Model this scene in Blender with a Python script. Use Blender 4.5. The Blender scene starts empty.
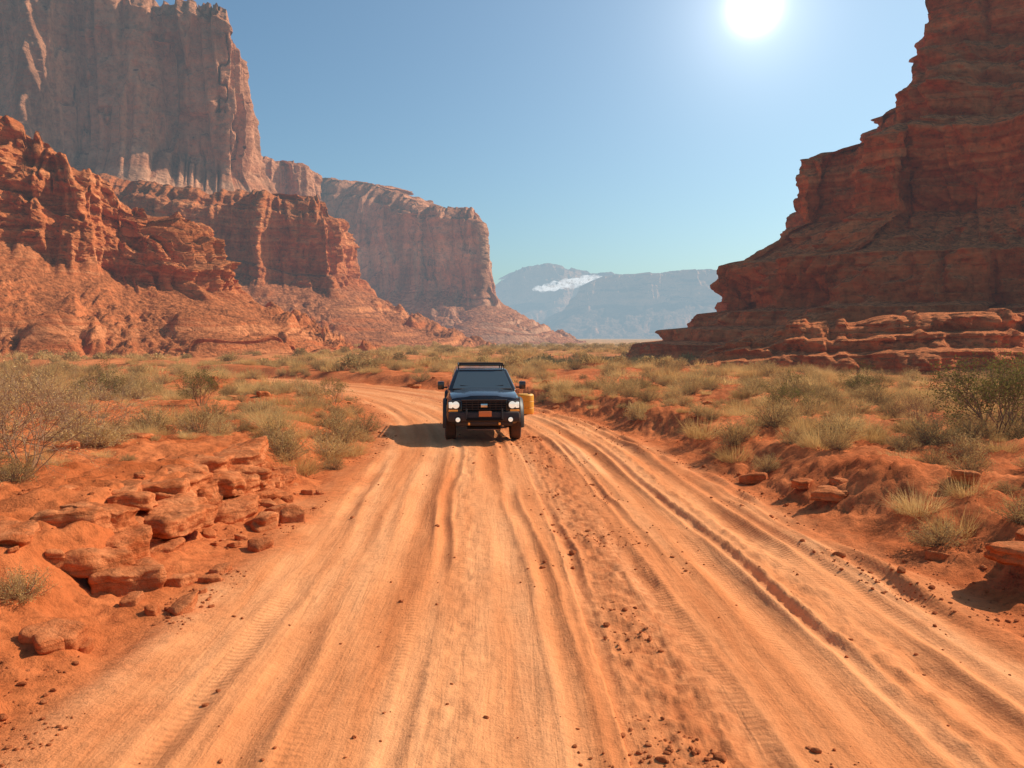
import bpy, bmesh, math, random
import numpy as np
from mathutils import Vector, Matrix
random.seed(4); rng=np.random.default_rng(7)
SC=bpy.context.scene
def link(o,parent=None):
    SC.collection.objects.link(o)
    if parent: o.parent=parent
    return o
# ---------------------------------------------------------------- noise
def _hash(ix,iy,iz,seed):
    h=(ix.astype(np.int64)*374761393+iy.astype(np.int64)*668265263+iz.astype(np.int64)*2147483647+seed*1442695041)&0xFFFFFFFF
    h=((h^(h>>13))*1274126177)&0xFFFFFFFF
    h=((h^(h>>16))*2246822519)&0xFFFFFFFF
    h=h^(h>>15)
    return (h&0xFFFFFF).astype(np.float32)/float(0xFFFFFF)*2-1
def noise(x,y,z=None,seed=0):
    x,y=np.broadcast_arrays(np.asarray(x,float),np.asarray(y,float))
    x0=np.floor(x);y0=np.floor(y);fx=x-x0;fy=y-y0
    fx=fx*fx*fx*(fx*(fx*6-15)+10);fy=fy*fy*fy*(fy*(fy*6-15)+10)
    def pl(iz):
        a=_hash(x0,y0,iz,seed);b=_hash(x0+1,y0,iz,seed);c=_hash(x0,y0+1,iz,seed);d=_hash(x0+1,y0+1,iz,seed)
        return (a*(1-fx)+b*fx)*(1-fy)+(c*(1-fx)+d*fx)*fy
    if z is None: return pl(np.zeros_like(x0))
    z=np.broadcast_to(np.asarray(z,float),x.shape);z0=np.floor(z);fz=z-z0;fz=fz*fz*(3-2*fz)
    return pl(z0)*(1-fz)+pl(z0+1)*fz
def fbm(x,y,z=None,o=5,seed=0,g=.5):
    s=0;a=1;t=0
    for i in range(o):
        k=2.03**i
        s=s+a*noise(x*k+i*17.3,y*k+i*9.1,None if z is None else z*k+i*5.7,seed+i*31);t+=a;a*=g
    return s/t*1.6
def sst(a,b,x):
    t=np.clip((x-a)/(b-a),0,1);return t*t*(3-2*t)
def raw_mesh(name,V,F,mat=None,smooth=False):
    V=np.asarray(V,np.float32);F=np.asarray(F,np.int32);m=bpy.data.meshes.new(name)
    k=F.shape[1];m.vertices.add(len(V));m.vertices.foreach_set('co',V.ravel())
    m.loops.add(F.size);m.loops.foreach_set('vertex_index',F.ravel())
    m.polygons.add(len(F));m.polygons.foreach_set('loop_start',np.arange(0,F.size,k,dtype=np.int32))
    try:m.polygons.foreach_set('loop_total',np.full(len(F),k,np.int32))
    except Exception:pass
    m.polygons.foreach_set('use_smooth',np.full(len(F),smooth))
    m.update(calc_edges=True);m.validate()
    if mat:m.materials.append(mat)
    return m
def grid_faces(nr,nc,flip=False):
    i=np.arange(nr*nc).reshape(nr,nc)
    a,b,c,d=i[:-1,:-1].ravel(),i[:-1,1:].ravel(),i[1:,1:].ravel(),i[1:,:-1].ravel()
    return np.stack([a,d,c,b] if flip else [a,b,c,d],1)
# ---------------------------------------------------------------- nodes
class NT:
    def __init__(s,name):
        s.m=bpy.data.materials.new(name);s.m.use_nodes=True;s.t=s.m.node_tree;s.t.nodes.clear()
    def n(s,ty,**k):
        x=s.t.nodes.new(ty)
        for a,b in k.items():setattr(x,a,b)
        return x
    def l(s,a,b):s.t.links.new(a,b)
    def put(s,x,i,v):
        if isinstance(v,bpy.types.NodeSocket):s.l(v,x.inputs[i])
        else:x.inputs[i].default_value=v
    def math(s,op,a,b=0,c=None,clamp=False):
        x=s.n('ShaderNodeMath',operation=op,use_clamp=clamp);s.put(x,0,a);s.put(x,1,b)
        if c is not None:s.put(x,2,c)
        return x.outputs[0]
    def mix(s,f,a,b,bt='MIX'):
        x=s.n('ShaderNodeMix',data_type='RGBA',blend_type=bt);s.put(x,0,f);
        s.put(x,6,a if isinstance(a,bpy.types.NodeSocket) else (*a,1));s.put(x,7,b if isinstance(b,bpy.types.NodeSocket) else (*b,1));return x.outputs[2]
    def noise(s,vec,scale,detail=5,rough=.55,dist=0,dim='3D',w=None):
        x=s.n('ShaderNodeTexNoise',noise_dimensions=dim);
        if vec is not None:s.l(vec,x.inputs['Vector'])
        if w is not None:s.put(x,x.inputs.find('W'),w)
        x.inputs['Scale'].default_value=scale;x.inputs['Detail'].default_value=detail;x.inputs['Roughness'].default_value=rough;x.inputs['Distortion'].default_value=dist
        return x.outputs[0]
    def ramp(s,f,stops,interp='LINEAR'):
        x=s.n('ShaderNodeValToRGB');s.put(x,0,f);x.color_ramp.interpolation=interp;e=x.color_ramp.elements
        while len(e)<len(stops):e.new(.5)
        for i,(p,c) in enumerate(stops):
            e[i].position=p;e[i].color=(*c,1) if not isinstance(c,(int,float)) else (c,c,c,1)
        return x.outputs[0]
    def map(s,vec,sc,loc=(0,0,0)):
        x=s.n('ShaderNodeMapping');s.l(vec,x.inputs[0]);x.inputs['Scale'].default_value=sc;x.inputs['Location'].default_value=loc;return x.outputs[0]
    def bump(s,h,dist,strength=1,prev=None):
        x=s.n('ShaderNodeBump');s.l(h,x.inputs['Height']);x.inputs['Distance'].default_value=dist;x.inputs['Strength'].default_value=strength
        if prev:s.l(prev,x.inputs['Normal'])
        return x.outputs[0]
    def out(s,sh):
        o=s.n('ShaderNodeOutputMaterial');s.l(sh,o.inputs[0])
        try:s.m.cycles.emission_sampling='NONE'
        except Exception:pass
        return s.m
PAINTED_HAZE=(0.42,0.57,0.67)
def painted_haze(t,sh,k=2000.,mx=.97):  # aerial haze painted into materials as emission, stronger with distance from the origin
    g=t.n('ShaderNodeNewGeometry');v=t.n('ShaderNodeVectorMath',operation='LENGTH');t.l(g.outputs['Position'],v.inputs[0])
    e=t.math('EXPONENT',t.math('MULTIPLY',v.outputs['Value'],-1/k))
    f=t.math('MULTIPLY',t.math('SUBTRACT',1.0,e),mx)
    em=t.n('ShaderNodeEmission');em.inputs[0].default_value=(*PAINTED_HAZE,1);em.inputs[1].default_value=.92
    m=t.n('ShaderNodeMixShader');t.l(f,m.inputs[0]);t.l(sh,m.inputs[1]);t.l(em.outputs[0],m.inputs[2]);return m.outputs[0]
def bsdf(t,col,rough=.9,normal=None,spec=.2,metal=0):
    b=t.n('ShaderNodeBsdfPrincipled');t.put(b,0,col if isinstance(col,bpy.types.NodeSocket) else (*col,1))
    b.inputs['Roughness'].default_value=rough;b.inputs['Specular IOR Level'].default_value=spec;b.inputs['Metallic'].default_value=metal
    if normal:t.l(normal,b.inputs['Normal'])
    return b.outputs[0]
def rock_mat(name,stops,sk=.35,warp=1.5,streak=.5,talus=(.40,.17,.09),unit=1.,tal=(.55,.8),bumpd=.5,lb=.5):
    t=NT(name);g=t.n('ShaderNodeNewGeometry');P=g.outputs['Position'];sp=t.n('ShaderNodeSeparateXYZ');t.l(P,sp.inputs[0])
    big=t.noise(P,.05/unit,3)
    w=t.math('MULTIPLY_ADD',big,warp*4,sp.outputs[2])
    lay=t.noise(None,sk/unit,4,.55,dim='1D',w=w)
    col=t.ramp(lay,stops)
    st=t.noise(t.map(P,(1,1,.05)),.35/unit,5,.6,.4)
    col=t.mix(streak,col,t.ramp(st,[(.32,.4),(.5,.95),(.68,1.25)]),'MULTIPLY')
    fn=t.noise(P,1.3/unit,6,.65)
    col=t.mix(.8,col,t.ramp(fn,[(.3,.5),(.5,1.05),(.72,1.35)]),'MULTIPLY')
    sn=t.n('ShaderNodeSeparateXYZ');t.l(g.outputs['Normal'],sn.inputs[0])
    tf=t.ramp(t.math('ADD',sn.outputs[2],t.math('MULTIPLY',t.math('SUBTRACT',fn,.5),.5)),[(tal[0],0.),(tal[1],1.)])
    tn=t.noise(P,1.8/unit,6,.75)
    tc=t.mix(t.ramp(tn,[(.42,0.),(.58,1.)]),tuple(c*.5 for c in talus),tuple(c*1.2 for c in talus))
    col=t.mix(tf,col,tc)
    fine=t.noise(t.map(P,(1,1,1.5)),1.1/unit,8,.7)
    l2=t.noise(None,sk*5/unit,3,.7,dim='1D',w=t.math('MULTIPLY_ADD',big,1.2,w))
    h=t.math('MULTIPLY_ADD',l2,lb,fine)
    vor=t.n('ShaderNodeTexVoronoi',feature='DISTANCE_TO_EDGE');t.l(t.map(P,(.5,.5,.40)),vor.inputs['Vector']);vor.inputs['Scale'].default_value=.8/unit
    h=t.math('MULTIPLY_ADD',t.math('MINIMUM',vor.outputs[0],.06),1.6,h)
    nb=t.bump(h,bumpd*unit,.9)
    return t.out(painted_haze(t,bsdf(t,col,.95,nb,.05)))
RED=[(.25,(.52,.11,.034)),(.4,(.78,.205,.064)),(.5,(.64,.145,.043)),(.58,(.84,.26,.09)),(.75,(.68,.165,.052))]
ORG=[(.25,(.48,.115,.037)),(.42,(.72,.225,.08)),(.5,(.60,.16,.052)),(.6,(.78,.28,.11)),(.75,(.64,.185,.066))]
PALE=[(.25,(.52,.18,.088)),(.42,(.70,.30,.155)),(.52,(.62,.24,.118)),(.62,(.75,.36,.195)),(.75,(.66,.27,.14))]
M_R=rock_mat('red_sandstone',RED,.30,.8,.4,(.70,.21,.07),.9,bumpd=.7,lb=.3)
M_L1=rock_mat('orange_sandstone',ORG,.30,1.,.5,(.54,.165,.058),1.,bumpd=.8,lb=.3)
M_L2=rock_mat('bench_sandstone',ORG,.22,1.5,.5,(.50,.165,.066),1.8,bumpd=.8,lb=.35)
M_L0=rock_mat('pale_sandstone',PALE,.08,3,.85,(.50,.18,.08),3.,bumpd=.8,lb=.15)
M_FAR=rock_mat('far_sandstone',PALE,.02,8,.4,(.34,.18,.11),30.)
# ---------------------------------------------------------------- cliffs
def cliff(name,path,T,wall,mat,ns,nta,nw,ncap,cap=60,Ab=4,Lb=25,Af=3,Lf=8,Ac=2,Lc=5,As=.8,Ls=3,fine=.3,At=2,Lt=12,seed=1,smooth=6,tal_amp=1.5,U=1.,cv=5.,Bk=.5,tpow=1.45):
    p=np.array(path,float);seg=np.r_[0,np.cumsum(np.hypot(*np.diff(p[:,:2],axis=0).T))];L=seg[-1]
    S=np.linspace(0,L,ns)
    X,Y,ZT,ZB=[np.interp(S,seg,p[:,i]) for i in range(4)]
    k=max(3,int(smooth/(L/ns)))|1;ker=np.hanning(k+2)[1:-1];ker/=ker.sum()
    pad=lambda a:np.convolve(np.r_[a[0]+(a[1]-a[0])*np.arange(-(k//2),0),a,a[-1]+(a[-1]-a[-2])*np.arange(1,k//2+1)],ker,'valid')
    X,Y,ZT,ZB=map(pad,(X,Y,ZT,ZB))
    tx=np.gradient(X);ty=np.gradient(Y);n=np.hypot(tx,ty);NX=ty/n;NY=-tx/n
    tn=fbm(S/Lt,S*0+3.3,o=4,seed=seed+5)*2
    tn=np.floor(tn)+sst(.7,.95,tn-np.floor(tn))
    ZT=ZT+At*tn*.6+fbm(S/(Lt*.3),S*0+1.3,o=3,seed=seed+6)*At*.25
    ZB=ZB+fbm(S/(Lt*1.5),S*0+8.3,o=3,seed=seed+7)*np.minimum(At,ZB*.15)
    q=np.linspace(0,1,nta,endpoint=False);f=np.linspace(0,1,nw);c=np.linspace(0,1,ncap+1)[1:]
    s2=S[:,None]
    wf=np.array([w[0] for w in wall]);wo=np.array([w[1] for w in wall],float)
    zt=-1.2+(ZB[:,None]+1.2)*q[None,:]**tpow
    ot=T*(1-q)[None,:]+0*s2
    led=noise(zt/(Ls*.9)+.4*fbm(s2/30,q[None,:]*2,o=3,seed=seed+8),s2/45,seed=seed+9)
    fade=np.sin(np.pi*np.clip(q*1.0+.08,0,1))[None,:]**.6
    lm=sst(-.2,.35,fbm(s2/(14*U),ot/(18*U),o=3,seed=seed+33))
    ot=ot+np.tanh(4*led)*As*2.4*fade*lm
    gul=np.abs(fbm(s2/(9*U),ot/(22*U)+s2/(30*U),o=4,seed=seed+10))
    rub=fbm(s2/(1.8*U),ot/(1.8*U),o=5,seed=seed+11,g=.7)
    rub=rub+np.maximum(fbm(s2/(3.2*U),ot/(3.2*U),o=2,seed=seed+44)-.2,0)*2.6
    zt=zt-gul*tal_amp*1.0*fade+rub*tal_amp*.75*(fade*.85+.08)
    zw=ZB[:,None]+(ZT-ZB)[:,None]*f[None,:]
    ow=np.interp(f,wf,wo)[None,:]+0*s2
    big=fbm(s2/Lb,zw/(3.5*Lb),o=4,seed=seed)*Ab
    nn=fbm(s2/Lf,zw/(cv*Lf),o=4,seed=seed+1)*3.2
    blk=(np.floor(nn)+sst(.72,1.,nn-np.floor(nn)))/3.2*Af
    r=np.abs(noise(s2/Lc+.35*fbm(s2/3,zw/8,o=2,seed=seed+12)+.5*np.floor(zw/(Ls*2.3)),zw/(Lc*cv),seed=seed+2))
    crk=-np.exp(-(r/.07)**2)*Ac*(.5+.5*noise(s2/(Lc*3),zw/(Ls*3),seed=seed+22))
    zz=zw+1.2*fbm(s2/25,zw/50,o=3,seed=seed+13)*min(Ls,3)*.5
    l1=np.tanh(3.5*noise(zz/Ls,s2/90,seed=seed+3));l2=np.tanh(3*noise(zz/(Ls*.33),s2/40,seed=seed+4))
    lm2=.35+.65*sst(-.4,.4,fbm(s2/(9*U),zw/(7*U),o=2,seed=seed+36))
    fi=fbm(s2/(1.7*U),zw/(1.3*U),o=5,seed=seed+14,g=.6)
    bb=noise(s2/(3.1*U)+.3*fi,np.floor(zz/(Ls*.5)+.2*noise(s2/5,zw/5,seed=3))*7.7,seed=seed+15)
    bb=np.tanh(5*bb)
    rnd=-sst(.9,1,f)[None,:]**2*1.0*U
    ow=ow+big+blk+crk+As*(l1*.9+l2*.45*lm2)+bb*As*Bk*lm2+fi*fine+rnd
    o0=ow[:,0];kk=np.hanning(int(ns/(L/(14*U)))|1);kk/=kk.sum();h_=len(kk)//2;os_=np.convolve(np.pad(o0,h_,'edge'),kk,'valid')
    wq=sst(.86,1,q)[None,:]
    ot=ot+os_[:,None]*sst(.2,.8,q)[None,:]*(1-wq)+o0[:,None]*wq
    oc=ow[:,-1:]-cap*c[None,:]**2
    zc=ZT[:,None]+0*c[None,:]+fbm(s2/8,oc/8,o=4,seed=seed+16)*At*.5*np.minimum(c*4,1)[None,:]
    O=np.concatenate([ot,ow,oc],1);Z=np.concatenate([zt,zw,zc],1)
    V=np.stack([X[:,None]+NX[:,None]*O,Y[:,None]+NY[:,None]*O,Z],-1)
    m=raw_mesh(name,V.reshape(-1,3),grid_faces(V.shape[0],V.shape[1],False),mat,True)
    return link(bpy.data.objects.new(name,m))
cliff('sandstone_bluff',[(-140,52,38,20),(-95,78,36,19),(-63,95,31,16),(-56,98,28,14.5),(-49.5,102,25,12),(-45,105,20.5,9.5),(-43,109,19,8.5),(-44,122,19,9),(-52,145,20,9),(-70,175,24,10)],30,
    [(0,0),(.40,-.3),(.43,-2.2),(.72,-2.7),(.76,-4.),(1,-4.5)],M_L1,1200,240,250,24,cap=22,Ab=3.2,Lb=13,Af=4.4,Lf=7,Ac=1.5,Lc=6,As=.5,Ls=3.2,fine=.55,At=2.2,Lt=7,seed=21,smooth=3,tal_amp=1.25,U=1.,cv=3.,Bk=.7)
cliff('bench_cliff',[(-200,185,52,20),(-110,200,46,20),(-60,205,41,18),(-47,210,40,17),(-45,222,40,17),(-56,300,42,20),(-66,340,42,20)],46,
    [(0,0),(.12,-1),(.15,-3),(.8,-4.5),(.83,-6),(1,-7)],M_L2,1000,180,220,20,cap=50,Ab=4,Lb=22,Af=5,Lf=10,Ac=2.2,Lc=8,As=.55,Ls=4.5,fine=.6,At=1.4,Lt=12,seed=43,smooth=6,tal_amp=1.7,U=1.6,cv=4.5,Bk=.5)
cliff('great_butte_cliff',[(-360,235,150,70),(-200,262,138,68),(-150,274,133,66),(-120,282,127,64),(-99,288,116,62),(-94,294,113,62),(-98,310,113,62),(-150,400,118,62)],75,
    [(0,0),(.06,-2),(.5,-3.4),(.9,-5),(.92,-7),(1,-8)],M_L0,1000,170,260,20,cap=40,Ab=6,Lb=30,Af=10,Lf=20,Ac=4.5,Lc=14,As=.2,Ls=12,fine=.5,At=3.5,Lt=20,seed=65,smooth=7,tal_amp=2.5,U=2.4,cv=9.,Bk=.3)
cliff('distant_spur_cliff',[(-200,360,92,58),(-120,366,87,58),(-98,370,84,58),(-95,380,84,58),(-110,470,84,58)],50,
    [(0,0),(.5,-2),(1,-4)],M_L0,450,80,130,12,cap=40,Ab=5,Lb=20,Af=6,Lf=12,Ac=3,Lc=9,As=.3,Ls=8,fine=.6,At=2,Lt=14,seed=77,smooth=7,tal_amp=2,U=2.6,Bk=.3,cv=8)
cliff('distant_mesa_cliff',[(-220,560,112,34),(-132,512,107,32),(-96,484,98,30),(-58,466,84,28),(-20,462,77,27),(-12,470,75,27),(-14,530,78,27),(-30,640,90,27)],58,
    [(0,0),(.08,-3),(.55,-5),(.85,-7),(.88,-10),(1,-12)],M_L0,900,120,200,16,cap=35,Ab=7,Lb=36,Af=10,Lf=18,Ac=5,Lc=13,As=.4,Ls=11,fine=.8,At=2.6,Lt=26,seed=93,smooth=9,tal_amp=3,U=3.5,Bk=.3,cv=8)
cliff('horizon_mesa',[(-700,3400,250,150),(-110,3000,190,120),(-60,2990,215,120),(20,2980,262,130),(120,3000,282,140),(330,3000,250,140),(700,3100,240,130),(1500,3600,230,130)],260,
    [(0,0),(1,-30)],M_FAR,700,60,60,10,cap=500,Ab=35,Lb=160,Af=30,Lf=90,Ac=12,Lc=60,As=6,Ls=40,fine=4,At=12,Lt=120,seed=111,smooth=60,tal_amp=12,U=22)
cliff('horizon_mesa',[(60,2700,60,40),(130,2560,95,60),(190,2500,160,90),(300,2490,208,110),(480,2480,216,110),(690,2500,222,112),(900,2550,222,112),(1500,2900,220,110)],200,
    [(0,0),(.4,-20),(1,-50)],M_FAR,700,60,60,10,cap=500,Ab=30,Lb=150,Af=24,Lf=90,Ac=10,Lc=60,As=6,Ls=34,fine=4,At=5,Lt=160,seed=131,smooth=60,tal_amp=12,U=22)
H=42.;ZB_=.9
def fz(h):return (h-ZB_)/(H-ZB_)
cliff('red_rock_cliff',[(48,190,42,.9),(23,122,42,.9),(12.5,90,42,.9),(12.5,76,42,.9),(18,62,42,.9),(29,51,42,.9),(48,42,42,.9),(92,32,42,.9)],6,
    [(0,0),(fz(1.9),-.2),(fz(2.2),-3.2),(fz(3.3),-3.5),(fz(3.6),-6.5),(fz(4.9),-7),(fz(5.3),-10.6),(fz(9.6),-11.4),(fz(10.2),-14.4),(fz(13.2),-19.),(fz(13.9),-20.6),(fz(20.8),-19.8),(fz(21.8),-22.6),(fz(22.6),-26.),(fz(25.4),-26.4),(fz(26.4),-30),(fz(30),-31.2),(fz(31),-34),(fz(38),-34.4),(fz(39),-36),(1,-37)],
    M_R,1500,60,660,16,cap=25,Ab=3.4,Lb=17,Af=3.4,Lf=10,Ac=1.2,Lc=8,As=.26,Ls=2.6,fine=.45,At=.7,Lt=7,seed=151,smooth=6,tal_amp=.4,U=1.,cv=1.4,Bk=1.,tpow=1.25)
cliff('red_rock_bench',[(26,84,1.5,.2),(13,66,1.2,.2),(8.4,56,.9,.1),(9.5,52,1.4,.1),(15,49.5,3.0,.4),(24,46,4.2,.8),(46,39,4.8,1.),(92,27,5.5,1.)],4,
    [(0,0),(.3,-.3),(.36,-2),(.62,-2.3),(.68,-4.2),(1,-4.8)],M_R,1300,40,110,30,cap=16,Ab=1.6,Lb=9,Af=1.6,Lf=4,Ac=.5,Lc=4,As=.22,Ls=1.1,fine=.35,At=.5,Lt=5,seed=171,smooth=4,tal_amp=.5,U=.8,cv=1.5,Bk=1.2,tpow=1.2)
# ---------------------------------------------------------------- ground
RY=np.array([-30,0,5,10,19,25,30,35,40,46,52,60,200.]);RX=np.array([1.2,.75,.7,.55,.1,-1.0,-2.6,-4.6,-7.6,-13,-21,-36,-330.])
HW=np.array([3.6,3.6,3.6,3.4,3.0,2.9,2.8,2.5,2.2,2.0,2.0,2,2])
_yy=np.linspace(-30,200,900);_rx=np.interp(_yy,RY,RX);_k=np.hanning(33);_k/=_k.sum();_rxs=np.convolve(np.pad(_rx,16,'edge'),_k,'valid')
def rcx(y):return np.interp(y,_yy,_rxs)
def rhw(y):return np.interp(y,RY,HW)
_sl=np.gradient(_rxs,_yy)
def ru(x,y):return (x-rcx(y))/np.sqrt(1+np.interp(y,_yy,_sl)**2)
def gz(x,y,full=True):
    x=np.asarray(x,float);y=np.asarray(y,float)
    u=ru(x,y);hw=rhw(y);a=np.abs(u)+.25*fbm(x/1.3,y/1.3,o=3,seed=3)
    off=np.maximum(a-hw,0);d=np.hypot(x,y)
    near=sst(60,25,d)
    lw=sst(6.3,7.6,y)*sst(14.5,12.6,y)
    ofl=off+.25*noise(x/.9,y/.9,seed=77)
    left=(u<0)*((1-lw)*sst(.3,2.2,off)*(.46+.14*fbm(x/5,y/7,o=3,seed=8))+lw*(.08*sst(.2,1.0,off)+.60*sst(1.3,1.85,ofl)+.10*sst(2,4,off)))
    right=sst(.6,2.0,off)*(u>0)*(.44+.2*fbm(x/3,y/4,o=3,seed=9))
    z=left+right
    z=z+.14*fbm(x/9,y/9,o=3,seed=11)*sst(.2,4,off)
    z=z-.08*np.exp(-((off-.3)/.3)**2)*(u>0)+.05*np.exp(-((a-hw)/.3)**2)*near*(.6+.6*fbm(x/.8,y/2.2,o=2,seed=12))
    z=z+sst(.1,1.,off)*(.085*fbm(x/.8,y/.8,o=4,seed=13)+.05*fbm(x/.15,y/.15,o=3,seed=14))*near
    on=sst(.5,-.3,a-hw)
    um=u+.10*fbm(y/7,y*0+.5,o=2,seed=15)
    rut=0
    for c,w,dp in [(-2.75,.10,.02),(-2.35,.12,.028),(-1.7,.16,.032),(-1.32,.07,.028),(-.62,.14,.026),(-.28,.08,.028),(.15,.06,.025),(.85,.10,.04),(1.12,.06,.03),(1.65,.14,.05),(2.0,.07,.04),(2.55,.14,.065),(2.9,.08,.05),(3.3,.10,.055),(3.65,.08,.05)]:
        uc=um-c-.07*noise(y/4+c*3,y*0,seed=41)-.02*noise(y/.7+c*5,y*0,seed=42)
        am_=.5+.75*noise(y/2.6+c*9,c+y*0,seed=43)
        rut=rut+am_*(-dp*np.exp(-(uc/w)**2)+dp*.7*np.exp(-((uc-1.6*w)/(w*.5))**2)+dp*.45*np.exp(-((uc+1.6*w)/(w*.5))**2))
    z=z+on*near*(rut*1.05+.015*fbm(x/.5,y/.7,o=4,seed=18))
    mid=np.exp(-((um-.5)/.4)**2)+.8*np.exp(-((um-2.3)/.3)**2)+.5*np.exp(-((um+1.05)/.2)**2)
    z=z+on*near*mid*(.012+.028*fbm(x/.12,y/.14,o=3,seed=19))
    far=sst(60,260,d)
    z=z+far*1.2*fbm(x/90,y/120,o=3,seed=20)-far*.8
    return z
nr,nc=1050,820
t_=np.linspace(0,1,nr-60);Yr=np.r_[np.linspace(-12,2.5,60,endpoint=False),2.5*(7500/2.5)**(t_)]
v=np.linspace(-1,1,nc);gv=.2*v+.8*np.sign(v)*np.abs(v)**3
Wd=13+1.5*np.maximum(Yr,0)
GX=Wd[:,None]*gv[None,:]+.6;GY=Yr[:,None]+0*GX
Zg=gz(GX,GY)
gm=raw_mesh('desert_ground',np.stack([GX,GY,Zg],-1).reshape(-1,3),grid_faces(nr,nc),None,True)
for nm,arr in (('ru',ru(GX,GY)),('rmask',np.abs(ru(GX,GY))-rhw(GY))):
    a=gm.attributes.new(nm,'FLOAT','POINT');a.data.foreach_set('value',arr.astype(np.float32).ravel())
t=NT('desert_soil');g=t.n('ShaderNodeNewGeometry');P=g.outputs['Position'];sp=t.n('ShaderNodeSeparateXYZ');t.l(P,sp.inputs[0])
au=t.n('ShaderNodeAttribute',attribute_name='ru');am=t.n('ShaderNodeAttribute',attribute_name='rmask')
uy=t.n('ShaderNodeCombineXYZ');t.l(au.outputs['Fac'],uy.inputs[0]);t.l(sp.outputs[1],uy.inputs[1])
UY=uy.outputs[0]
n1=t.noise(P,.7,6,.6);n2=t.noise(P,9,7,.7);n3=t.noise(P,40,4,.7)
soil=t.mix(t.ramp(n1,[(.35,0.),(.65,1.)]),(.46,.105,.028),(.68,.195,.064))
soil=t.mix(.8,soil,t.ramp(n2,[(.3,.45),(.5,1.),(.7,1.25)]),'MULTIPLY')
tr=t.noise(t.map(UY,(1,.05,1)),1.7,3,.5,.2)
tr2=t.noise(t.map(UY,(1,.07,1),(5,2,0)),10,3,.6,.4)
tc=t.math('MULTIPLY_ADD',tr2,.14,t.math('MULTIPLY',tr,.88))
road=t.ramp(tc,[(.36,(.62,.195,.066)),(.46,(.74,.26,.095)),(.56,(.80,.315,.126)),(.68,(.85,.37,.16))])
road=t.mix(.6,road,t.ramp(n2,[(.28,.7),(.5,1.),(.72,1.1)]),'MULTIPLY')
pt=t.noise(t.map(UY,(1,.35,1),(3,7,0)),.9,5,.6)
road=t.mix(t.ramp(pt,[(.48,0.),(.7,.6)]),road,(.62,.195,.066))
cs=t.math('EXPONENT',t.math('MULTIPLY',t.math('POWER',t.math('DIVIDE',t.math('SUBTRACT',au.outputs['Fac'],.5),.45),2),-1))
road=t.mix(t.math('MULTIPLY',cs,t.ramp(n2,[(.4,.85),(.6,.3)])),road,(.47,.14,.05))
mk=t.ramp(t.math('ADD',t.math('MULTIPLY',am.outputs['Fac'],.4),t.math('MULTIPLY_ADD',n1,.9,.05)),[(.34,1.),(.68,0.)])
col=t.mix(mk,soil,road)
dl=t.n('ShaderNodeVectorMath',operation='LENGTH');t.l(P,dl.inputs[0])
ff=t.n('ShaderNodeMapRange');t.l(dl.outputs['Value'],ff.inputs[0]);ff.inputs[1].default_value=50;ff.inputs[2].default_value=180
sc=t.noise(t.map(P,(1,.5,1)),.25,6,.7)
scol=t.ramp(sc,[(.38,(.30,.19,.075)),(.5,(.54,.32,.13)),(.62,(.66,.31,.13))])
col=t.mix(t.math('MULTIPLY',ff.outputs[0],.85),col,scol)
bt=t.math('ADD',t.math('MULTIPLY',n2,.5),t.math('MULTIPLY',n3,.25))
wv=t.n('ShaderNodeTexWave',wave_type='BANDS',bands_direction='Y');t.l(UY,wv.inputs[0]);wv.inputs['Scale'].default_value=4.5;wv.inputs['Distortion'].default_value=2.5;wv.inputs['Detail'].default_value=2
lane=t.ramp(t.noise(t.map(UY,(1,.06,1),(11,3,0)),2.4,2,.5),[(.57,0.),(.64,1.)])
tread=t.math('MULTIPLY',t.math('MULTIPLY',wv.outputs[1],lane),mk)
rb=t.math('MULTIPLY_ADD',mk,-.5,1.0)
nb=t.bump(t.math('MULTIPLY',bt,rb),.07,.95);nb=t.bump(t.math('MULTIPLY',tr2,mk),.025,.6,nb);nb=t.bump(tread,.008,.6,nb)
gm.materials.append(t.out(painted_haze(t,bsdf(t,col,.95,nb,.04))))
link(bpy.data.objects.new('desert_ground',gm))
# ---------------------------------------------------------------- rocks
def stone_mat(name,c1,c2):
    t=NT(name);tcn=t.n('ShaderNodeNewGeometry');P=tcn.outputs['Position']
    sp=t.n('ShaderNodeSeparateXYZ');t.l(P,sp.inputs[0])
    n=t.noise(P,3,7,.65);w=t.math('MULTIPLY_ADD',n,.12,sp.outputs[2]);ly=t.noise(None,16,4,.6,dim='1D',w=w)
    c=t.mix(t.ramp(n,[(.35,0.),(.65,1.)]),c1,c2);c=t.mix(.6,c,t.ramp(ly,[(.35,.5),(.5,1.),(.7,1.1)]),'MULTIPLY')
    c=t.mix(.6,c,t.ramp(t.noise(P,14,6,.7),[(.3,.5),(.5,1.),(.7,1.2)]),'MULTIPLY')
    h=t.math('MULTIPLY_ADD',ly,.35,t.noise(P,9,8,.7));return t.out(bsdf(t,c,.95,t.bump(h,.07,.95),.05))
M_ST=stone_mat('ledge_sandstone',(.54,.135,.042),(.74,.25,.095))
M_GR=stone_mat('gravel_stone',(.40,.10,.034),(.58,.18,.066))
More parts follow.
